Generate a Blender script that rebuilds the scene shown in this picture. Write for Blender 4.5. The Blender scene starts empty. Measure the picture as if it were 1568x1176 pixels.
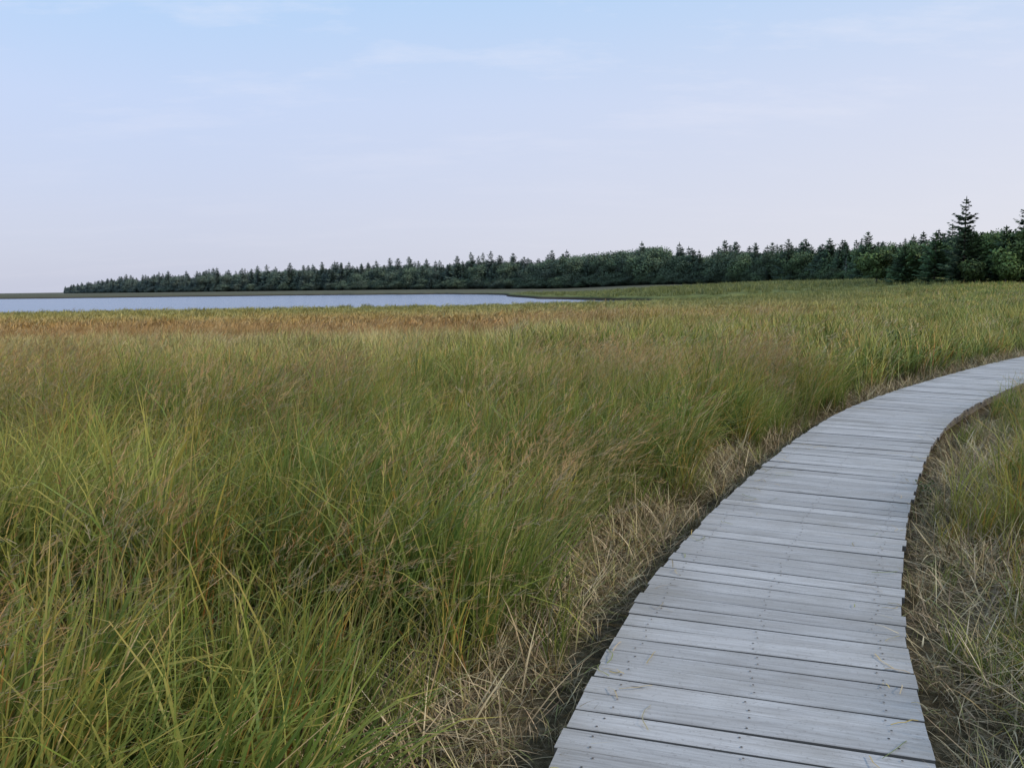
import bpy, math, random
import numpy as np
from mathutils import Vector, Matrix, noise

rng = np.random.default_rng(7)
R = random.Random(11)
scene = bpy.context.scene
scene.view_settings.view_transform = 'Standard'
scene.view_settings.look = 'None'
scene.view_settings.exposure = 0

def link(o, parent=None):
    scene.collection.objects.link(o)
    if parent: o.parent = parent
    return o

# ------------------------------------------------------------ node helpers
class NT:
    def __init__(s, tree):
        s.t = tree; s.n = tree.nodes; s.l = tree.links
    def node(s, typ, **kw):
        n = s.n.new(typ)
        for k, v in kw.items(): setattr(n, k, v)
        return n
    def link(s, a, b): s.l.new(a, b)
    def setin(s, sock, v):
        if isinstance(v, bpy.types.NodeSocket): s.l.new(v, sock)
        else: sock.default_value = v
    def math(s, op, a, b=0.0, c=None, clamp=False):
        n = s.node('ShaderNodeMath', operation=op, use_clamp=clamp)
        s.setin(n.inputs[0], a); s.setin(n.inputs[1], b)
        if c is not None: s.setin(n.inputs[2], c)
        return n.outputs[0]
    def mix(s, fac, a, b, mode='MIX'):
        n = s.node('ShaderNodeMix', data_type='RGBA', blend_type=mode)
        s.setin(n.inputs[0], fac); s.setin(n.inputs[6], a); s.setin(n.inputs[7], b)
        return n.outputs[2]
    def noise(s, vec, scale=1, detail=3, rough=.5):
        n = s.node('ShaderNodeTexNoise')
        n.inputs['Scale'].default_value = scale
        n.inputs['Detail'].default_value = detail
        n.inputs['Roughness'].default_value = rough
        if vec is not None: s.link(vec, n.inputs['Vector'])
        return n.outputs[0]
    def vscale(s, vec, sc):
        n = s.node('ShaderNodeVectorMath', operation='MULTIPLY')
        s.link(vec, n.inputs[0]); n.inputs[1].default_value = sc
        return n.outputs[0]
    def ramp(s, fac, stops, interp='LINEAR'):
        n = s.node('ShaderNodeValToRGB'); cr = n.color_ramp; cr.interpolation = interp
        while len(cr.elements) < len(stops): cr.elements.new(.5)
        for e, (p, c) in zip(cr.elements, stops):
            e.position = p; e.color = (*c, 1) if len(c) == 3 else c
        s.link(fac, n.inputs[0]); return n.outputs[0]
    def maprange(s, v, a, b, c=0., d=1.):
        n = s.node('ShaderNodeMapRange'); s.setin(n.inputs[0], v)
        n.inputs[1].default_value = a; n.inputs[2].default_value = b
        n.inputs[3].default_value = c; n.inputs[4].default_value = d
        return n.outputs[0]

def new_mat(name):
    m = bpy.data.materials.new(name); m.use_nodes = True
    t = NT(m.node_tree); t.n.clear()
    out = t.node('ShaderNodeOutputMaterial')
    return m, t, out

# ---- shared node group: marsh colour by place in the marsh
def build_tint():
    g = bpy.data.node_groups.new('marsh_tint', 'ShaderNodeTree')
    g.interface.new_socket('Color', in_out='INPUT', socket_type='NodeSocketColor')
    g.interface.new_socket('Color', in_out='OUTPUT', socket_type='NodeSocketColor')
    g.interface.new_socket('Dry', in_out='OUTPUT', socket_type='NodeSocketFloat')
    t = NT(g)
    gi = t.node('NodeGroupInput'); go = t.node('NodeGroupOutput')
    geo = t.node('ShaderNodeNewGeometry'); pos = geo.outputs['Position']
    sep = t.node('ShaderNodeSeparateXYZ'); t.link(pos, sep.inputs[0])
    X, Y = sep.outputs[0], sep.outputs[1]
    nb = t.noise(t.vscale(pos, (.05, .14, .05)), 1, 3, .6)
    nc = t.noise(t.vscale(pos, (.06, .22, .1)), 1, 3, .6)
    nbs = t.math('MULTIPLY', t.math('SUBTRACT', nb, .5), 38)
    xr = t.math('MULTIPLY', t.math('MAXIMUM', t.math('ADD', X, 3), 0), 1.5)
    s = t.math('ADD', t.math('SUBTRACT', t.math('SUBTRACT', Y, 12), xr), nbs)
    dry = t.maprange(s, 0, 14)
    yy = t.math('ADD', Y, t.math('MULTIPLY', t.math('SUBTRACT', nc, .5), 34))
    ramp = t.ramp(t.math('DIVIDE', yy, 120), [
        (.0, (.34, .30, .10)), (.12, (.46, .40, .18)), (.19, (.50, .41, .19)),
        (.25, (.42, .24, .10)), (.36, (.44, .27, .10)), (.44, (.42, .33, .11)),
        (.54, (.30, .27, .085)), (.75, (.22, .23, .07)), (1.0, (.16, .18, .055))])
    patch = t.noise(t.vscale(pos, (.42, .55, .3)), 1, 3, .65)
    col = t.mix(t.maprange(patch, .50, .70, 0, .45), gi.outputs[0], (.38, .29, .09, 1))
    col = t.mix(t.math('MULTIPLY', dry, .85), col, ramp)
    br = t.maprange(patch, .3, .7, .68, 1.25)
    vm = t.node('ShaderNodeVectorMath', operation='SCALE')
    t.link(col, vm.inputs[0]); t.link(br, vm.inputs['Scale'])
    t.link(vm.outputs[0], go.inputs[0]); t.link(dry, go.inputs[1])
    return g
TINT = build_tint()

def grass_mat(name, tint=True, transl=.35):
    m, t, out = new_mat(name)
    a = t.node('ShaderNodeAttribute', attribute_name='Col')
    col = a.outputs['Color']
    if tint:
        g = t.node('ShaderNodeGroup'); g.node_tree = TINT
        t.link(col, g.inputs[0]); col = g.outputs[0]
    p = t.node('ShaderNodeBsdfPrincipled'); t.link(col, p.inputs['Base Color'])
    p.inputs['Roughness'].default_value = .5
    p.inputs['Specular IOR Level'].default_value = .25
    if transl == 0:
        t.link(p.outputs[0], out.inputs[0]); return m
    tr = t.node('ShaderNodeBsdfTranslucent'); t.link(col, tr.inputs[0])
    mx = t.node('ShaderNodeMixShader'); mx.inputs[0].default_value = transl
    t.link(p.outputs[0], mx.inputs[1]); t.link(tr.outputs[0], mx.inputs[2])
    t.link(mx.outputs[0], out.inputs[0])
    return m
M_GRASS = grass_mat('marsh_grass_blades', transl=.32)
M_MEADOW = grass_mat('meadow_blades', transl=0)
M_STRAW = grass_mat('dead_straw', tint=False, transl=0)
M_WEED = grass_mat('weed_leaves', tint=False, transl=.3)

def leaf_mat():
    m, t, out = new_mat('tree_foliage')
    a = t.node('ShaderNodeAttribute', attribute_name='Col')
    geo = t.node('ShaderNodeNewGeometry')
    sep = t.node('ShaderNodeSeparateXYZ'); t.link(geo.outputs['Position'], sep.inputs[0])
    oi = t.node('ShaderNodeObjectInfo')
    v = t.maprange(oi.outputs['Random'], 0, 1, .8, 1.9)
    vm = t.node('ShaderNodeVectorMath', operation='SCALE')
    t.link(a.outputs['Color'], vm.inputs[0]); t.link(v, vm.inputs['Scale'])
    # distance haze put into the base colour: farther trees go paler, greyer
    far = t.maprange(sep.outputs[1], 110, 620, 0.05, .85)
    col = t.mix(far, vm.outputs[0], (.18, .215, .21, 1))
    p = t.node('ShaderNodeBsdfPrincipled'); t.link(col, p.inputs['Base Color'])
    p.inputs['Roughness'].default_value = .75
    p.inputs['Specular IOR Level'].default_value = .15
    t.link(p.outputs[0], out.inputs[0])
    return m
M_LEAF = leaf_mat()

# ------------------------------------------------------------ mesh helpers
def make_mesh(name, V, F, C, mat):
    me = bpy.data.meshes.new(name)
    me.from_pydata(V, [], F)
    ca = me.color_attributes.new('Col', 'FLOAT_COLOR', 'POINT')
    arr = np.ones((len(V), 4), dtype=np.float32); arr[:, :3] = np.array(C, dtype=np.float32)
    ca.data.foreach_set('color', arr.ravel())
    me.materials.append(mat); me.update()
    return me

def lerp3(a, b, t): return tuple(a[i]*(1-t)+b[i]*t for i in range(3))
def jit(c, k=.2):
    f = 1+R.uniform(-k, k)
    return tuple(x*f*(1+R.uniform(-.06, .06)) for x in c)

def blade(V, F, C, base, az, L, lean, curve, w, cb, cm, ct, segs=5, tw=None):
    if tw is None: tw = R.uniform(-1.2, 1.2)
    sx, sy = math.cos(az+math.pi/2+tw), math.sin(az+math.pi/2+tw)
    p = list(base); ang = lean; st = L/segs; i0 = len(V)
    for i in range(segs+1):
        t = i/segs
        hw = w*.5*(1-t**2.2)*(.75+.5*min(t*3, 1))
        col = lerp3(cb, cm, min(1, t*2.4)) if t < .42 else lerp3(cm, ct, (t-.42)/.58)
        if i < segs:
            V.append((p[0]-sx*hw, p[1]-sy*hw, p[2])); V.append((p[0]+sx*hw, p[1]+sy*hw, p[2]))
            C.append(col); C.append(col)
            if i > 0:
                a = i0+2*(i-1); F.append((a, a+1, a+3, a+2))
        else:
            V.append(tuple(p)); C.append(col)
            a = i0+2*(i-1); F.append((a, a+1, a+2))
        p[0] += math.cos(az)*math.sin(ang)*st; p[1] += math.sin(az)*math.sin(ang)*st
        p[2] += math.cos(ang)*st
        p[2] = max(p[2], .004)
        ang = min(ang+curve/segs*(.35+1.4*t), 2.5)
    return p, ang

G1, G2, G3 = (.105, .178, .028), (.165, .235, .040), (.245, .29, .055)
YEL, GOLD, ORG = (.44, .37, .075), (.54, .37, .10), (.48, .21, .045)
STRAW, STRAW2, PAN = (.60, .49, .29), (.46, .36, .20), (.46, .26, .10)
BASE = (.15, .11, .055)

def panicle(V, F, C, base, az, L, lean, w=.0035, hd=.16, n=12, col=PAN):
    p, ang = blade(V, F, C, base, az, L, lean, R.uniform(.35, 1.0), w, jit(BASE), jit(G3), jit(col), 5, 0)
    # feathery head along the last part, drooping down-wind
    for k in range(n):
        t = k/n
        q = (p[0]-math.cos(az)*math.sin(ang)*hd*(1-t)*1.0+R.uniform(-.004, .004),
             p[1]-math.sin(az)*math.sin(ang)*hd*(1-t)+R.uniform(-.004, .004),
             p[2]-math.cos(ang)*hd*(1-t))
        blade(V, F, C, q, az+R.uniform(-.8, .8), R.uniform(.03, .07)*(1.2-.5*t), R.uniform(.7, 1.4), .5,
              w*1.1, jit(col), jit(col), jit(col), 2)

def tuft(kind, n, rad, hmin, hmax, w, wind=.9, segs=5, heads=0):
    V, F, C = [], [], []
    for i in range(n):
        r = rad*math.sqrt(R.random()); a = R.uniform(0, 6.283)
        base = (r*math.cos(a), r*math.sin(a), 0)
        az = R.gauss(0, wind) if R.random() < .7 else R.uniform(-3.14, 3.14)
        L = R.uniform(hmin, hmax)
        x = R.random()
        if kind == 'green':
            cm = jit(R.choice([G1, G1, G2, G2, G3]), .25); ct = jit(G3 if x < .6 else (YEL if x < .86 else GOLD))
            if x > .94: cm = jit(GOLD); ct = jit(STRAW)
        elif kind == 'yellow':
            cm = jit(R.choice([G2, G3, G3, YEL]), .25); ct = jit(YEL if x < .5 else (GOLD if x < .82 else ORG))
            if x > .88: cm = jit(ORG); ct = jit(GOLD)
        elif kind == 'seedy':
            cm = jit(R.choice([G1, G2, G2, G3, STRAW2]), .25); ct = jit(G3 if x < .4 else (GOLD if x < .78 else STRAW2))
        cb = jit(BASE, .3)
        cv = R.uniform(.3, 1.5) if R.random() < .55 else R.uniform(1.5, 3.4)
        ww = w*R.uniform(.5, 1.2)*(1.5 if R.random() < .15 else 1)
        blade(V, F, C, base, az, L, abs(R.gauss(.13, .15)), cv, ww, cb, cm, ct, segs)
    for i in range(heads):
        r = rad*math.sqrt(R.random()); a = R.uniform(0, 6.283)
        panicle(V, F, C, (r*math.cos(a), r*math.sin(a), 0), R.gauss(0, .6), R.uniform(hmax*.8, hmax*1.08),
                R.uniform(.05, .3), w=max(.0032, w*.45), col=R.choice([PAN, PAN, (.50, .33, .13), STRAW2]))
    return V, F, C

def variants(prefix, specs, mat):
    col = bpy.data.collections.new(prefix+'_variants')
    for i, s in enumerate(specs):
        V, F, C = s
        me = make_mesh('%s_%02d' % (prefix, i), V, F, C, mat)
        col.objects.link(bpy.data.objects.new('%s_%02d' % (prefix, i), me))
    return col

def instancer(name, pts, rots, scls, idx, coll, realize=True):
    me = bpy.data.meshes.new(name)
    me.from_pydata([tuple(p) for p in pts], [], [])
    n = len(pts)
    a = me.attributes.new('rot', 'FLOAT_VECTOR', 'POINT'); a.data.foreach_set('vector', np.asarray(rots, dtype=np.float32).ravel())
    a = me.attributes.new('scl', 'FLOAT_VECTOR', 'POINT'); a.data.foreach_set('vector', np.asarray(scls, dtype=np.float32).ravel())
    a = me.attributes.new('idx', 'INT', 'POINT'); a.data.foreach_set('value', np.asarray(idx, dtype=np.int32))
    ob = link(bpy.data.objects.new(name, me))
    g = bpy.data.node_groups.new(name+'_scatter', 'GeometryNodeTree')
    g.interface.new_socket('Geometry', in_out='INPUT', socket_type='NodeSocketGeometry')
    g.interface.new_socket('Geometry', in_out='OUTPUT', socket_type='NodeSocketGeometry')
    t = NT(g)
    gi = t.node('NodeGroupInput'); go = t.node('NodeGroupOutput')
    ci = t.node('GeometryNodeCollectionInfo')
    ci.inputs['Collection'].default_value = coll
    ci.inputs['Separate Children'].default_value = True
    ci.inputs['Reset Children'].default_value = True
    iop = t.node('GeometryNodeInstanceOnPoints')
    iop.inputs['Pick Instance'].default_value = True
    def na(nm, ty):
        q = t.node('GeometryNodeInputNamedAttribute', data_type=ty); q.inputs['Name'].default_value = nm
        return q.outputs['Attribute']
    e = t.node('FunctionNodeEulerToRotation')
    t.link(na('rot', 'FLOAT_VECTOR'), e.inputs[0])
    t.link(gi.outputs[0], iop.inputs['Points'])
    t.link(ci.outputs[0], iop.inputs['Instance'])
    t.link(na('idx', 'INT'), iop.inputs['Instance Index'])
    t.link(e.outputs[0], iop.inputs['Rotation'])
    t.link(na('scl', 'FLOAT_VECTOR'), iop.inputs['Scale'])
    last = iop.outputs[0]
    if realize:
        rz = t.node('GeometryNodeRealizeInstances'); t.link(last, rz.inputs[0]); last = rz.outputs[0]
    t.link(last, go.inputs[0])
    md = ob.modifiers.new('scatter', 'NODES'); md.node_group = g
    return ob

# ------------------------------------------------------------ boardwalk path
LE = np.array([(-.70, -3), (-.62, -1.6), (-.53, -.5), (-.36, .7), (-.15, 1.75), (.095, 2.672), (.37, 3.495), (.55, 4.003), (.735, 4.461),
      (.945, 4.904), (1.345, 5.753), (1.73, 6.493), (2.18, 7.317), (2.67, 8.196), (3.34, 9.306), (4.30, 10.74),
      (5.55, 12.29), (7.29, 14.25), (8.9, 15.95), (10.9, 17.89), (13.8, 20.3), (17.5, 22.8), (22, 25), (28, 27)])
def catmull(P, n=24):
    out = []
    Q = np.vstack([2*P[0]-P[1], P, 2*P[-1]-P[-2]])
    for i in range(1, len(Q)-2):
        for k in range(n):
            t = k/n
            out.append(.5*((2*Q[i])+(-Q[i-1]+Q[i+1])*t+(2*Q[i-1]-5*Q[i]+4*Q[i+1]-Q[i+2])*t*t+(-Q[i-1]+3*Q[i]-3*Q[i+1]+Q[i+2])*t**3))
    out.append(P[-1]); return np.array(out)
D = catmull(LE)
seg = np.r_[0, np.cumsum(np.hypot(*np.diff(D, axis=0).T))]
ss = np.arange(0, seg[-1], .05)
D = np.c_[np.interp(ss, seg, D[:, 0]), np.interp(ss, seg, D[:, 1])]
for _ in range(60):
    D[1:-1] = (D[:-2]+2*D[1:-1]+D[2:])/4
T = np.gradient(D, axis=0); T /= np.hypot(T[:, 0], T[:, 1])[:, None]
N = np.c_[T[:, 1], -T[:, 0]]         # to the right
HALF = .622
CL = D+N*HALF                         # centre line
cs = np.r_[0, np.cumsum(np.hypot(*np.diff(CL, axis=0).T))]
def at(s):
    p = np.array([np.interp(s, cs, CL[:, 0]), np.interp(s, cs, CL[:, 1])])
    n = np.array([np.interp(s, cs, N[:, 0]), np.interp(s, cs, N[:, 1])]); n /= np.hypot(*n)
    return p, n
def walk_dist(P):
    """signed distance to centre line, + on the right side"""
    out = np.full(len(P), 99.)
    c = CL[::3]; nn = N[::3]
    for i in range(0, len(P), 4000):
        q = P[i:i+4000]
        d = q[:, None, :]-c[None]
        dd = np.hypot(d[..., 0], d[..., 1]); j = dd.argmin(1)
        k = np.arange(len(q))
        sg = np.sign((d[k, j]*nn[j]).sum(1))
        out[i:i+4000] = dd[k, j]*np.where(sg == 0, 1, sg)
    return out

# ------------------------------------------------------------ terrain
WATER = -.72
BAY = np.array([(-1400, 50), (-300, 66), (-48, 72), (-24, 76), (-8, 80), (4, 84), (11, 90), (20, 97), (34, 102), (34, 110), (20, 115),
                (12, 130), (5.5, 155), (0, 190), (-3, 230), (-18, 280), (-80, 320), (-180, 335), (-300, 380), (-1400, 400)], float)
def bay_sd(P):
    """+ on land, - in the water"""
    d = np.full(len(P), 1e9); ins = np.zeros(len(P), bool)
    n = len(BAY)
    for i in range(n):
        a, b = BAY[i], BAY[(i+1) % n]
        ab = b-a; ap = P-a
        t = np.clip((ap@ab)/(ab@ab), 0, 1)
        q = ap-t[:, None]*ab
        d = np.minimum(d, np.hypot(q[:, 0], q[:, 1]))
        c = (a[1] > P[:, 1]) != (b[1] > P[:, 1])
        with np.errstate(divide='ignore', invalid='ignore'):
            xx = (b[0]-a[0])*(P[:, 1]-a[1])/(b[1]-a[1])+a[0]
        ins ^= c & (P[:, 0] < xx)
    return np.where(ins, -d, d)
def sst(x, a, b):
    t = np.clip((x-a)/(b-a), 0, 1); return t*t*(3-2*t)
def height(P):
    X, Y = P[:, 0], P[:, 1]
    z = -.17+.035*np.sin(X*.9+1.3)*np.sin(Y*.7)+.03*np.sin(X*.23+Y*.31)
    z = z+sst(Y, 35, 130)*sst(X, 14, 60)*1.5
    z = z+sst(Y, 250, 420)*1.0
    sd = bay_sd(P)+1.5*np.sin(X*.31)+1.0*np.sin(X*.83+Y*.2)
    land = sst(sd, -1.2, 1.2)
    return z*land+(1-land)*(-1.8)
def grid_axis(lo, hi, n, k):
    return k*np.sinh(np.linspace(math.asinh(lo/k), math.asinh(hi/k), n))
gx = grid_axis(-2600, 2600, 440, 10); gy = grid_axis(-60, 3500, 460, 14)
GX, GY = np.meshgrid(gx, gy)
P = np.c_[GX.ravel(), GY.ravel()]
Z = height(P)
me = bpy.data.meshes.new('marsh_ground')
nx, ny = len(gx), len(gy)
idx = np.arange(nx*ny).reshape(ny, nx)
quads = np.stack([idx[:-1, :-1], idx[:-1, 1:], idx[1:, 1:], idx[1:, :-1]], -1).reshape(-1, 4)
me.vertices.add(nx*ny); me.vertices.foreach_set('co', np.c_[P, Z].astype(np.float32).ravel())
me.loops.add(quads.size); me.loops.foreach_set('vertex_index', quads.ravel().astype(np.int32))
me.polygons.add(len(quads)); me.polygons.foreach_set('loop_start', np.arange(0, quads.size, 4, dtype=np.int32))
me.update(calc_edges=True); me.validate()
me.polygons.foreach_set('use_smooth', np.ones(len(quads), bool))
ground = link(bpy.data.objects.new('marsh_ground', me))
m, t, out = new_mat('marsh_soil')
geo = t.node('ShaderNodeNewGeometry'); pos = geo.outputs['Position']
sep = t.node('ShaderNodeSeparateXYZ'); t.link(pos, sep.inputs[0])
n1 = t.noise(pos, 18, 6, .7)
near = t.ramp(n1, [(.3, (.035, .028, .016)), (.5, (.11, .085, .045)), (.7, (.24, .19, .11))])
g = t.node('ShaderNodeGroup'); g.node_tree = TINT
g.inputs[0].default_value = (.16, .20, .05, 1)
n2 = t.noise(t.vscale(pos, (.5, 1.4, 1)), 1, 5, .65)
farc = t.mix(t.maprange(n2, .3, .7, 0, .5), g.outputs[0], (.12, .13, .05, 1))
farc = t.mix(t.maprange(sep.outputs[1], 150, 300), farc, (.115, .11, .07, 1))
col = t.mix(t.maprange(sep.outputs[1], 14, 60), near, farc)
col = t.mix(t.maprange(sep.outputs[2], -.45, -.25, 1, 0), col, (.05, .038, .026, 1))
p = t.node('ShaderNodeBsdfPrincipled'); t.link(col, p.inputs['Base Color']); p.inputs['Roughness'].default_value = .95
p.inputs['Specular IOR Level'].default_value = .1
b = t.node('ShaderNodeBump'); b.inputs['Strength'].default_value = .8; b.inputs['Distance'].default_value = .03
t.link(n1, b.inputs['Height']); t.link(b.outputs[0], p.inputs['Normal'])
t.link(p.outputs[0], out.inputs[0]); me.materials.append(m)

# ------------------------------------------------------------ water
me = bpy.data.meshes.new('bay_water')
me.from_pydata([(-2500, 40, WATER), (60, 40, WATER), (60, 450, WATER), (-2500, 450, WATER)], [], [(0, 1, 2, 3)])
water = link(bpy.data.objects.new('bay_water', me))
m, t, out = new_mat('bay_water')
geo = t.node('ShaderNodeNewGeometry')
p = t.node('ShaderNodeBsdfPrincipled'); p.inputs['Base Color'].default_value = (.12, .17, .26, 1)
p.inputs['Roughness'].default_value = .22; p.inputs['IOR'].default_value = 1.33
b = t.node('ShaderNodeBump'); b.inputs['Strength'].default_value = .6; b.inputs['Distance'].default_value = .12
t.link(t.noise(t.vscale(geo.outputs['Position'], (.5, 1.6, 1)), 1.2, 4, .6), b.inputs['Height'])
t.link(b.outputs[0], p.inputs['Normal']); t.link(p.outputs[0], out.inputs[0]); me.materials.append(m)

# ------------------------------------------------------------ boardwalk
walk = link(bpy.data.objects.new('boardwalk', None))
V, F, A = [], [], []
NV, NF = [], []
s = .05; k = 0
while s < cs[-1]-.3:
    w = R.choice([.138, .138, .14, .142, .136])
    gap = R.choice([.006, .008, .011, .014])
    p0, n0 = at(s+gap/2); p1, n1_ = at(s+w-gap/2)
    zj = R.uniform(-.0035, .002); tl = R.uniform(-.003, .003)
    l0 = -HALF+R.uniform(-.010, .008); l1 = HALF+R.uniform(-.010, .012)
    warp = R.uniform(-.003, .003); ph = R.random()
    base = len(V); NS = 7
    for j in range(NS):
        u = j/(NS-1); l = l0+(l1-l0)*u
        a = p0+n0*l; c = p1+n1_*l
        d = (c-a); dl = np.hypot(*d); d = d/dl
        z = zj+tl*(u-.5)+warp*math.sin(3.14*(u+ph))
        ch = .003
        for (off, zz) in ((0, -.034), (0, -ch), (ch, 0), (dl-ch, 0), (dl, -ch), (dl, -.034)):
            q = a+d*off
            V.append((q[0], q[1], z+zz)); A.append((l, off, k*1.37))
    for j in range(NS-1):
        for e in range(6):
            a0 = base+j*6+e; a1 = base+j*6+(e+1) % 6
            F.append((a0, a1, a1+6, a0+6))
    F.append(tuple(base+e for e in range(6))[::-1]); F.append(tuple(base+(NS-1)*6+e for e in range(6)))
    # nail heads, pairs over each stringer
    for lx in (-.50, .0, .50):
        for off in (.035, w-.04):
            pp, nn = at(s+off+R.uniform(-.008, .008)); q = pp+nn*(lx+R.uniform(-.02, .02))
            b0 = len(NV)
            for a in range(6): NV.append((q[0]+.0048*math.cos(a*1.047), q[1]+.0048*math.sin(a*1.047), zj+.004))
            NF.append(tuple(range(b0, b0+6)))
    s += w+.0; k += 1
me = bpy.data.meshes.new('planks'); me.from_pydata(V, [], F)
at_ = me.attributes.new('plank', 'FLOAT_VECTOR', 'POINT'); at_.data.foreach_set('vector', np.array(A, dtype=np.float32).ravel())
me.update()
link(bpy.data.objects.new('planks', me), walk)
m, t, out = new_mat('weathered_wood')
a = t.node('ShaderNodeAttribute', attribute_name='plank'); vec = a.outputs['Vector']
sp = t.node('ShaderNodeSeparateXYZ'); t.link(vec, sp.inputs[0])
grain = t.noise(t.vscale(vec, (3.0, 80, 3.1)), 1, 5, .7)
coarse = t.noise(t.vscale(vec, (1.6, 9, 2.7)), 1, 4, .6)
wn = t.node('ShaderNodeTexWhiteNoise', noise_dimensions='1D'); t.link(t.math('MULTIPLY', sp.outputs[2], 3.71), wn.inputs['W'])
base = t.ramp(grain, [(.28, (.30, .285, .27)), (.5, (.47, .455, .435)), (.75, (.60, .585, .56))])
base = t.mix(t.maprange(coarse, .45, .75, 0, .55), base, (.33, .305, .275, 1))
br = t.maprange(wn.outputs[0], 0, 1, .80, 1.13)
vm = t.node('ShaderNodeVectorMath', operation='SCALE'); t.link(base, vm.inputs[0]); t.link(br, vm.inputs['Scale'])
vo = t.node('ShaderNodeTexVoronoi'); vo.inputs['Scale'].default_value = 1; t.link(t.vscale(vec, (1.9, 6, 5)), vo.inputs['Vector'])
kn = t.maprange(vo.outputs['Distance'], .035, .07, .7, 0)
col = t.mix(kn, vm.outputs[0], (.13, .11, .09, 1))
geo = t.node('ShaderNodeNewGeometry')
st = t.noise(geo.outputs['Position'], 1.3, 5, .65)
col = t.mix(t.maprange(st, .48, .72, 0, .5), col, (.27, .25, .215, 1))
sp2 = t.noise(geo.outputs['Position'], 55, 3, .7)
col = t.mix(t.maprange(sp2, .58, .70, 0, .5), col, (.20, .18, .16, 1))
edge = t.maprange(t.math('ABSOLUTE', sp.outputs[0]), .42, .64, 0, .35)
col = t.mix(t.math('MULTIPLY', edge, coarse), col, (.20, .18, .13, 1))
# cut ends, plank sides: faces not turned upward mixed towards dark brown
nsep = t.node('ShaderNodeSeparateXYZ'); t.link(geo.outputs['True Normal'], nsep.inputs[0])
col = t.mix(t.maprange(nsep.outputs[2], .2, .6, .8, 0), col, (.10, .085, .07, 1))
p = t.node('ShaderNodeBsdfPrincipled'); t.link(col, p.inputs['Base Color']); p.inputs['Roughness'].default_value = .85
p.inputs['Specular IOR Level'].default_value = .2
b = t.node('ShaderNodeBump'); b.inputs['Strength'].default_value = .6; b.inputs['Distance'].default_value = .003
t.link(grain, b.inputs['Height']); t.link(b.outputs[0], p.inputs['Normal'])
t.link(p.outputs[0], out.inputs[0]); me.materials.append(m)
MW = m
me = bpy.data.meshes.new('nails'); me.from_pydata(NV, [], NF)
mn, t, out = new_mat('rusty_nail')
p = t.node('ShaderNodeBsdfPrincipled')
geo = t.node('ShaderNodeNewGeometry')
t.link(t.ramp(t.noise(geo.outputs['Position'], 8, 2), [(.35, (.03, .025, .02)), (.65, (.12, .09, .07))]), p.inputs['Base Color'])
p.inputs['Roughness'].default_value = .6
t.link(p.outputs[0], out.inputs[0]); me.materials.append(mn)
link(bpy.data.objects.new('nails', me), walk)
V, F, A = [], [], []
for lx in (-.48, 0, .48):
    sl = np.arange(0, cs[-1]-.3, .25); b0 = len(V)
    for j, s in enumerate(sl):
        pp, nn = at(s)
        for (o, z) in ((-.02, -.2), (.02, -.2), (.02, -.042), (-.02, -.042)):
            q = pp+nn*(lx+o); V.append((q[0], q[1], z)); A.append((s, z, lx))
        if j:
            for e in range(4):
                c0 = b0+(j-1)*4+e; c1 = b0+(j-1)*4+(e+1) % 4
                F.append((c0, c1, c1+4, c0+4))
me = bpy.data.meshes.new('stringers'); me.from_pydata(V, [], F)
at_ = me.attributes.new('plank', 'FLOAT_VECTOR', 'POINT'); at_.data.foreach_set('vector', np.array(A, dtype=np.float32).ravel())
me.materials.append(MW); link(bpy.data.objects.new('stringers', me), walk)

# ------------------------------------------------------------ loose straw on the boards
V, F, C = [], [], []
for i in range(190):
    s = R.uniform(2.2, cs[-1]*.75) if R.random() < .4 else R.uniform(2.5, 12)
    pp, nn = at(s)
    side = R.choice([-1, -1, 1]); off = side*(HALF-abs(R.gauss(0, .15)))
    q = pp+nn*off
    az = R.uniform(0, 6.28); L = R.uniform(.04, .20); c = jit(R.choice([STRAW2, GOLD, STRAW2, (.30, .24, .1), (.20, .22, .06)]))
    n = 4; b0 = len(V); x, y = q; cv = R.uniform(-.5, .5)
    for j in range(n+1):
        hw = .002
        sx, sy = -math.sin(az), math.cos(az)
        z = .006+.012*math.sin(j/n*3.14)*R.random()
        V += [(x-sx*hw, y-sy*hw, z), (x+sx*hw, y+sy*hw, z+.001)]; C += [c, c]
        if j: a0 = b0+2*(j-1); F.append((a0, a0+1, a0+3, a0+2))
        x += math.cos(az)*L/n; y += math.sin(az)*L/n; az += cv
link(bpy.data.objects.new('loose_straw', make_mesh('loose_straw', V, F, C, M_STRAW)))

# ------------------------------------------------------------ grass
def wedge(y0, y1, dens, mx=.70, m=2.0):
    Xm = mx*y1+m; keep = int((y1-y0)*2*Xm*dens)
    X = rng.uniform(-Xm, Xm, keep); Y = rng.uniform(y0, y1, keep)
    k = np.abs(X) < mx*Y+m
    return np.c_[X[k], Y[k]]
def nz(P, sc, off=0):
    return np.array([noise.noise((x*sc+off, y*sc+off*.7, off)) for x, y in P])

tall = variants('tall_grass', [
    tuft('green', 38, .11, .60, 1.15, .0095),
    tuft('green', 38, .10, .55, 1.20, .0090),
    tuft('green', 34, .12, .50, 1.05, .0100),
    tuft('yellow', 34, .11, .60, 1.10, .0085),
    tuft('yellow', 32, .12, .50, 1.05, .0090),
    tuft('seedy', 30, .13, .50, .95, .0066, heads=9),
    tuft('seedy', 28, .14, .50, .90, .0066, heads=11),
    tuft('seedy', 28, .15, .45, .85, .0066, heads=14)], M_GRASS)
mid = variants('mid_grass', [
    tuft('green', 40, .26, .55, 1.05, .018, segs=4),
    tuft('green', 40, .26, .50, 1.0, .017, segs=4),
    tuft('yellow', 40, .26, .55, 1.0, .017, segs=4),
    tuft('seedy', 40, .28, .50, .95, .014, segs=4, heads=5),
    tuft('seedy', 40, .28, .50, .90, .014, segs=4, heads=6)], M_MEADOW)
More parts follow.
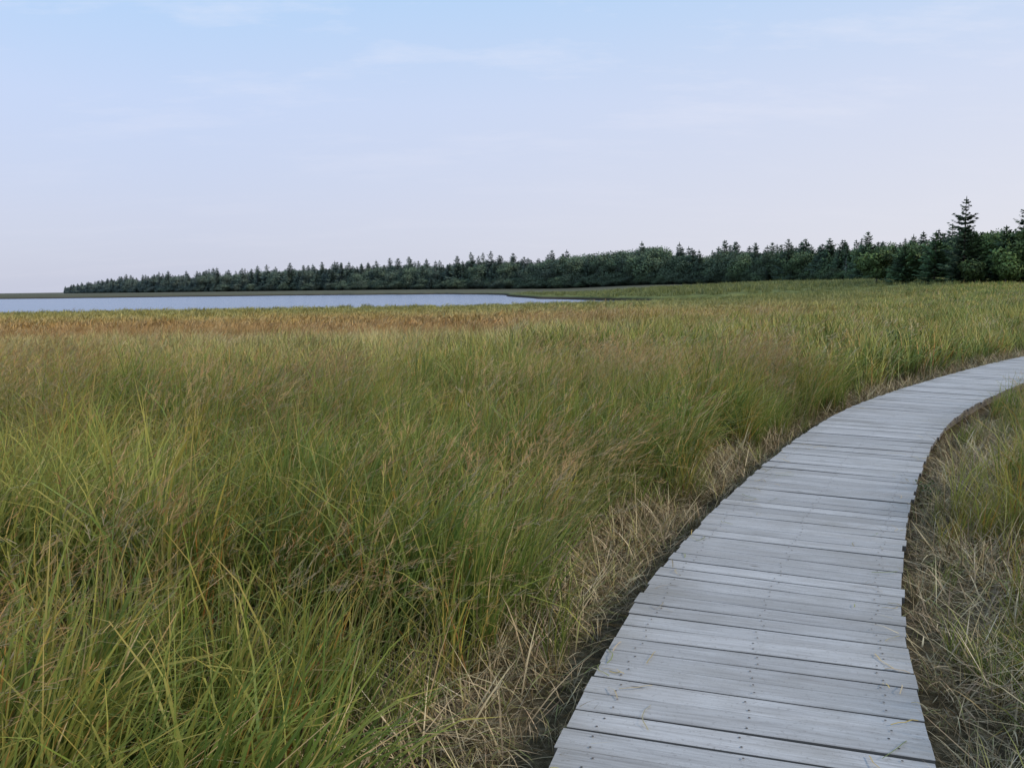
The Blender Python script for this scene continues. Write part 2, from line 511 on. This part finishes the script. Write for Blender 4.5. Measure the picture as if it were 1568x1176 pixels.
far = variants('far_grass', [
    tuft('green', 50, .7, .35, .75, .036, segs=3),
    tuft('yellow', 50, .7, .35, .70, .036, segs=3),
    tuft('seedy', 50, .7, .35, .70, .032, segs=3)], M_MEADOW)
def straw_tuft(n, rad, hmin, hmax, w, flat=.0):
    V, F, C = [], [], []
    for i in range(n):
        r = rad*math.sqrt(R.random()); a = R.uniform(0, 6.283)
        c = jit(R.choice([STRAW, STRAW2, STRAW2, (.36, .27, .14), (.28, .21, .12), (.24, .24, .07)]), .25)
        blade(V, F, C, (r*math.cos(a), r*math.sin(a), R.uniform(0, .08)), R.uniform(0, 6.28), R.uniform(hmin, hmax),
              R.uniform(.1+flat, 1.3+flat*.3), R.uniform(-.2, 1.8), w*R.uniform(.5, 1.2), jit(BASE), c, jit(c, .1), 4)
    return V, F, C
straw = variants('straw', [straw_tuft(40, .17, .12, .36, .0058), straw_tuft(40, .18, .10, .32, .0055, .5),
                           straw_tuft(32, .18, .15, .45, .0052, .4), straw_tuft(44, .18, .08, .28, .006, .6)], M_STRAW)

def scatter(name, P, coll, pick, sc, zsc):
    Z = height(P)
    n = len(P)
    a, b = nz(P, .9, 41), nz(P, .7, 57)          # coherent wind-combed swirls and lodged patches
    rots = np.c_[rng.normal(0, .08, n)+.42*a, rng.normal(0, .08, n)+.48*b, rng.normal(0, .45, n)+1.8*a]
    instancer(name, np.c_[P, Z-.01], rots, np.c_[sc, sc, sc*zsc], pick, coll)

# near tall grass
P = np.vstack([wedge(.6, 6, 38), wedge(6, 13, 25)])
wd = walk_dist(P); pn = nz(P, .55, 3.1); pn2 = nz(P, 1.5, 9.)
inner = np.where(wd < 0, .86, .90)
edge = sst(np.abs(wd)+.30*pn+.18*pn2, inner, inner+.6)
prob = edge**1.2*(1-.6*sst(-pn2, .10, .35))
prob = np.where(np.abs(wd) < .80, 0, np.maximum(prob, np.where(wd > 0, .40, .17)))
keep = rng.random(len(P)) < prob
P, wd, e, pn, pn2 = P[keep], wd[keep], edge[keep], pn[keep], pn2[keep]
c = rng.random(len(P))*.6+.2+.9*nz(P, .55, 21)
pick = np.where(c < .48, rng.integers(0, 3, len(P)), np.where(c < .62, rng.integers(3, 5, len(P)), rng.integers(5, 8, len(P))))
sc = (.42+.58*e)*rng.uniform(.80, 1.12, len(P))*(1+.28*pn+.38*pn2)
sc = np.where(wd > 0, sc*.78, sc)
scatter('marsh_grass', P, tall, pick, sc, 1)
# mid
P = wedge(13, 34, 7); wd = walk_dist(P)
P = P[np.abs(wd) > 1.2]; wd = walk_dist(P)
c = rng.random(len(P))*.8+.1+.7*nz(P, .22, 21)
pick = np.where(c < .52, rng.integers(0, 2, len(P)), np.where(c < .70, 2, rng.integers(3, 5, len(P))))
pn = nz(P, .12, 4)+.8*nz(P, .5, 14)
sc = rng.uniform(.75, 1.1, len(P))*(1+.30*pn)*np.where(P[:, 0] < 0, 1-.42*sst(P[:, 1], 14, 30), 1)
sc = np.where(wd > 0, sc*.8, sc)
scatter('marsh_grass', P, mid, pick, sc, 1)
# far meadow
P = np.vstack([wedge(34, 70, 1.7, m=5), wedge(70, 100, 1.0, m=5), wedge(100, 210, .22, m=5)])
P = P[bay_sd(P) > 2.2]
pn = nz(P, .06, 4)+.5*nz(P, .3, 8)
sc = rng.uniform(.7, 1.05, len(P))*(1+.28*pn)
zs = np.where((P[:, 0] < 24) & (P[:, 0] < P[:, 1]*.28), .55, .9)
sc2 = sc*(1+.6*sst(P[:, 1], 100, 140))
scatter('marsh_meadow', P, far, rng.integers(0, 3, len(P)), sc2, zs)
# straw beside the walk
P = np.vstack([wedge(.6, 9, 56, mx=.75), wedge(9, 22, 22)])
wd = walk_dist(P); pn = nz(P, .9, 31)
pr = sst(np.abs(wd), .62, .69)*(1-sst(np.abs(wd)+.75*pn, 1.0, 1.75)*.93)
keep = rng.random(len(P)) < pr
P, wd = P[keep], wd[keep]
sc = rng.uniform(.7, 1.2, len(P))*np.where(np.abs(wd) < .85, .62, 1)
Zp = height(P)
instancer('straw_grass', np.c_[P, Zp-.01], np.c_[rng.normal(0, .1, len(P)), rng.normal(0, .1, len(P)), rng.uniform(0, 6.28, len(P))],
          np.c_[sc, sc, sc], rng.integers(0, 4, len(P)), straw)

# broad-leaved weeds in the verge
def weed(H, n, spread):
    V, F, C = [], [], []
    for i in range(n):
        az = R.uniform(0, 6.28); L = H*R.uniform(.6, 1.05)
        p, ang = blade(V, F, C, (R.uniform(-.05, .05)*spread, R.uniform(-.05, .05)*spread, 0), az, L, R.uniform(.05, .5), .35, .006,
                       (.08, .05, .02), (.06, .07, .02), (.06, .09, .02), 4)
        for k in range(14):
            t = R.uniform(.3, 1)
            q = (p[0]*t+R.uniform(-.02, .02), p[1]*t+R.uniform(-.02, .02), p[2]*t)
            blade(V, F, C, q, R.uniform(0, 6.28), R.uniform(.2, .36)*min(.28, H*.5), R.uniform(.5, 1.5), .6, .03*min(1, H*2.2),
                  jit((.05, .085, .022)), jit((.065, .11, .028)), jit((.10, .14, .04)), 3)
    return V, F, C
for (x, y, h) in [(1.62, 8.7, .6), (1.8, 8.95, .55), (3.4, 11.4, .6), (3.75, 11.7, .55), (8.2, 17.8, .7), (9.4, 19.2, .7), (3.27, 6.45, .20), (-2.6, 4.2, .5)]:
    V, F, C = weed(h, 14 if h > .3 else 7, 3)
    o = link(bpy.data.objects.new('leafy_weed', make_mesh('leafy_weed', V, F, C, M_WEED)))
    o.location = (x, y, float(height(np.array([[x, y]]))[0])); o.rotation_euler = (0, 0, R.uniform(0, 6))

# ------------------------------------------------------------ trees
BARK = (.09, .075, .06)
def trunk(V, F, C, H, r, bend=0, col=BARK, n=7, z0=-.4):
    b0 = len(V); S = 8
    for i in range(S+1):
        t = i/S; rr = r*(1-t)**.8+.01
        for a in range(n):
            an = a*6.283/n
            V.append((rr*math.cos(an)+bend*math.sin(t*2), rr*math.sin(an), z0+t*(H-z0))); C.append(jit(col, .2))
        if i:
            for a in range(n):
                c0 = b0+(i-1)*n+a; c1 = b0+(i-1)*n+(a+1) % n
                F.append((c0, c1, c1+n, c0+n))
def quad(V, F, C, c, u, v, col):
    b = len(V)
    for (a, d) in ((-1, -.35), (.1, -1), (1, .2), (0, 1)):
        V.append((c[0]+u[0]*a+v[0]*d, c[1]+u[1]*a+v[1]*d, c[2]+u[2]*a+v[2]*d)); C.append(col)
    F.append((b, b+1, b+2, b+3))
def spruce(H, Rb, low=.08, dens=1., ragged=.25, levels=26, green=(.046, .078, .030), spray=1.):
    V, F, C = [], [], []
    trunk(V, F, C, H*.97, H*.016+.03)
    side = [R.uniform(.7, 1.2) for _ in range(8)]
    for lv in range(levels):
        t = (lv+R.uniform(-.3, .3))/levels
        z = H*(low+(1-low)*t)
        if z > H*.97: continue
        prof = (1-t)**.80*min(1, .6+t*3.)
        nb = int((8-3.5*t)*dens)
        if R.random() < .15: prof *= .62
        a0 = R.uniform(0, 6.28)
        for b in range(nb):
            az = a0+b*6.283/nb+R.uniform(-.3, .3)
            l = Rb*prof*(1+R.uniform(-ragged, ragged))*side[int((az % 6.283)/6.2832*8) % 8]+.12
            droop = R.uniform(.1, .4)*(1-t)-.35*t
            ns = max(4, int(l/.2)+2)
            dx, dy = math.cos(az), math.sin(az)
            shade = R.uniform(.55, 1.5)
            for k in range(ns):
                u = (k+.5)/ns
                px, py = dx*l*u, dy*l*u
                pz = z-droop*l*u+.25*l*u*u
                for sd in (-1, 1):
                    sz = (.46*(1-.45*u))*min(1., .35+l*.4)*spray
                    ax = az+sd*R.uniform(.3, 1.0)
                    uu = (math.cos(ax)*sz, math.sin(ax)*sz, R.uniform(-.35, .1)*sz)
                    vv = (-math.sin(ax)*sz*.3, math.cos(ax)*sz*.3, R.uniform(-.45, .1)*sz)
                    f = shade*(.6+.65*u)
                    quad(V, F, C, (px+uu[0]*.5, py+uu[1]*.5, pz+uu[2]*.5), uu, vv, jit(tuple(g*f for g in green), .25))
    for k in range(8):
        quad(V, F, C, (0, 0, H*(1-.01*k)), (.05+.018*k, 0, .05), (0, .05, .12), green)
        quad(V, F, C, (0, 0, H*(1-.01*k)), (0, .05+.018*k, .05), (.05, 0, .12), green)
    return V, F, C
def broadleaf(H, W, nl=9, nq=210, green=(.072, .11, .03)):
    V, F, C = [], [], []
    trunk(V, F, C, H*.75, .12, bend=.2)
    for i in range(nl):
        a = R.uniform(0, 6.28); r = W*.5*math.sqrt(R.random())*.8
        z = H*R.uniform(.3, .82)*(1-.25*r/W); rad = W*R.uniform(.2, .34)
        cx, cy = r*math.cos(a), r*math.sin(a); f0 = R.uniform(.65, 1.35)
        b = len(V)   # limb
        V += [(-.04, 0, H*.3), (.04, 0, H*.3), (cx, cy, z)]; C += [BARK]*3; F.append((b, b+1, b+2))
        for k in range(nq):
            d = Vector((R.gauss(0, 1), R.gauss(0, 1), R.gauss(0, 1))).normalized()
            q = rad*R.uniform(.55, 1.15)
            c = (cx+d.x*q, cy+d.y*q, z+d.z*q*.85)
            if c[2] > H: continue
            u = Vector((R.gauss(0, 1), R.gauss(0, 1), R.gauss(0, .6))).normalized()*R.uniform(.13, .25)
            v = u.cross(d).normalized()*R.uniform(.10, .2) if u.cross(d).length > 1e-4 else Vector((0, .1, 0))
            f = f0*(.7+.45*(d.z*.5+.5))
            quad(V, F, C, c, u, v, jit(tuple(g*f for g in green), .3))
    return V, F, C
def snag(H):
    V, F, C = [], [], []
    G = (.26, .25, .24)
    trunk(V, F, C, H, .10, bend=.15, col=G)
    for k in range(26):
        z = H*R.uniform(.3, .95); az = R.uniform(0, 6.28); l = (1-z/H)*2.2+.5
        b = len(V)
        V += [(0, 0, z-.04), (0, 0, z+.05), (math.cos(az)*l, math.sin(az)*l, z+R.uniform(-.1, .5)*l)]; C += [G]*3; F.append((b, b+1, b+2))
    return V, F, C
# 10 m high stock
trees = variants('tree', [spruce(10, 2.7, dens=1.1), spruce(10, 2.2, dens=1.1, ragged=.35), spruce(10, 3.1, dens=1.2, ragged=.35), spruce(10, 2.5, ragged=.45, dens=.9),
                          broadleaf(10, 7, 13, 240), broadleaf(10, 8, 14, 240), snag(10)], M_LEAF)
TL = np.array([(-318, 610, 6), (-265, 555, 8.5), (-234, 520, 10.5), (-175, 470, 12), (-92, 420, 14), (-10, 372, 15), (42, 332, 15.8), (70.5, 290, 13.6),
               (82.5, 230, 11.8), (84, 190, 11.2), (81, 158, 10.2), (77, 132, 10.6), (86, 112, 11.6), (108, 96, 11.6)], float)
dl = np.r_[0, np.cumsum(np.hypot(*np.diff(TL[:, :2], axis=0).T))]
pts, sc, pick = [], [], []
for i in range(2100):
    s = R.uniform(0, dl[-1])
    x, y, h = (np.interp(s, dl, TL[:, j]) for j in range(3))
    dep = 36*R.random()**1.2
    d = math.hypot(x, y); x2 = x*(1+dep/d)+R.uniform(-1.5, 1.5); y2 = y*(1+dep/d)
    ix = 1300*x/y+784
    h *= 1+.12*noise.noise((s*.045, 1, 7))
    pb = .35+.5*max(0, noise.noise((s*.03, 5, 2)))
    if 870 < ix < 1015: pb = .92
    if ix > 1490: pb = .75
    if ix < 500: pb = .3
    r = R.random()
    if r < pb: kk = R.choice([4, 5]); hh = h*R.uniform(.62, .88)*(1.12 if 870 < ix < 1015 else 1)
    elif r < .988: kk = R.choice([0, 1, 2, 3]); hh = h*(R.uniform(.55, .88) if R.random() < .82 else R.uniform(.88, 1.1))
    else: kk = 6; hh = h*R.uniform(.6, .9)
    wx = hh/10*R.uniform(.9, 1.25)
    pts.append((x2, y2)); sc.append((wx, wx, hh/10)); pick.append(kk)
for i in range(1000):      # shrubby skirt along the edge of the woods
    s = R.uniform(0, dl[-1]); x, y, h = (np.interp(s, dl, TL[:, j]) for j in range(3))
    dep = R.uniform(-5, 4); d = math.hypot(x, y)
    pts.append((x*(1+dep/d)+R.uniform(-1, 1), y*(1+dep/d))); hh = R.uniform(.18, .40)*(h/10)
    sc.append((hh*1.7, hh*1.7, hh)); pick.append(R.choice([4, 5, 5, 2]))
pts = np.array(pts); zz = height(pts)
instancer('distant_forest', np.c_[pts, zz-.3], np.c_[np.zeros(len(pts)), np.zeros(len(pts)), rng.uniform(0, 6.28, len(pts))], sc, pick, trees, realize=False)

def place(name, data, x, y, rot=0):
    V, F, C = data
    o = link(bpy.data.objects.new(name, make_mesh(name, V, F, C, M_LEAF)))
    o.location = (x, y, float(height(np.array([[x, y]]))[0])-.1); o.rotation_euler = (0, 0, rot)
place('spruce_tree', spruce(11.1, 3.3, low=.03, levels=25, dens=1.0, ragged=.55, green=(.036, .056, .026)), 58.2, 110)
for (x, y, h, w) in [(56.0, 113, 7.0, 2.8), (60.4, 112, 7.0, 2.8), (53.8, 117, 5.4, 2.6), (63.5, 110, 7.4, 2.8), (66.3, 111, 9.9, 2.6), (62, 116, 7.2, 2.8)]:
    place('spruce_tree', spruce(h, w, low=.03, levels=20, ragged=.35), x, y, R.uniform(0, 6))
for (x, y, h) in [(65.5, 107, 8.0), (70, 106, 9.8), (74, 104, 10), (78, 108, 10.6), (61.5, 106, 4.8), (67.5, 103, 5.4), (58, 107, 3.2), (71, 101, 5.0), (56.5, 120, 6.0), (53, 124, 5.2)]:
    place('broadleaf_tree', broadleaf(h, h*.85, 13, 270, green=(.072, .105, .03)), x, y, R.uniform(0, 6))

# ------------------------------------------------------------ sky, sun
w = bpy.data.worlds.new('World'); scene.world = w; w.use_nodes = True
t = NT(w.node_tree); t.n.clear()
out = t.node('ShaderNodeOutputWorld'); bg = t.node('ShaderNodeBackground')
EL, AZ = math.radians(30), math.radians(112)
sky = t.node('ShaderNodeTexSky', sky_type='NISHITA'); sky.sun_disc = False
sky.sun_elevation = EL; sky.sun_rotation = AZ; sky.air_density = 1; sky.dust_density = 1.5; sky.ozone_density = 1.5
tc = t.node('ShaderNodeTexCoord'); d = tc.outputs['Generated']
sep = t.node('ShaderNodeSeparateXYZ'); t.link(d, sep.inputs[0])
X, Y, Zz = sep.outputs
haze = t.ramp(Zz, [(0, (6.5, 6.8, 8.4)), (.08, (6.7, 7.1, 9.0)), (.20, (6.5, 7.6, 10.2)), (.34, (5.0, 7.5, 10.8)), (1, (3.2, 5.2, 8.8))])
warm = t.mix(t.math('MULTIPLY', t.maprange(X, -.35, .55), t.maprange(Zz, .0, .36, .8, .1)), haze, (9.1, 9.0, 9.7, 1))
col = t.mix(.82, sky.outputs[0], warm)
zc = t.math('ADD', t.math('MAXIMUM', Zz, 0), .12)
cv = t.node('ShaderNodeCombineXYZ'); t.link(t.math('DIVIDE', X, zc), cv.inputs[0]); t.link(t.math('DIVIDE', Y, zc), cv.inputs[1])
cn = t.noise(t.vscale(cv.outputs[0], (.8, 1.5, 1)), 1.2, 8, .64)
cf = t.math('MULTIPLY', t.maprange(cn, .50, .76, 0, .65), t.maprange(Zz, .12, .34, .12, 1))
col = t.mix(cf, col, (9.5, 9.2, 9.8, 1))
t.link(col, bg.inputs[0]); bg.inputs[1].default_value = .1
t.link(bg.outputs[0], out.inputs[0])
sl = bpy.data.lights.new('sun', 'SUN'); sl.energy = 2.4; sl.angle = math.radians(8); sl.color = (1, .90, .76)
so = link(bpy.data.objects.new('sun', sl))
sd = Vector((math.sin(AZ)*math.cos(EL), math.cos(AZ)*math.cos(EL), math.sin(EL)))
so.rotation_euler = sd.to_track_quat('Z', 'Y').to_euler()

# ------------------------------------------------------------ camera
cam = bpy.data.cameras.new('camera'); cam.lens = 29.85; cam.sensor_width = 36; cam.clip_end = 8000
co = link(bpy.data.objects.new('camera', cam))
co.matrix_world = Matrix.Translation((0, 0, 1.6)) @ Matrix.Rotation(math.radians(90-6.55), 4, 'X') @ Matrix.Rotation(math.radians(-.77), 4, 'Z')
scene.camera = co
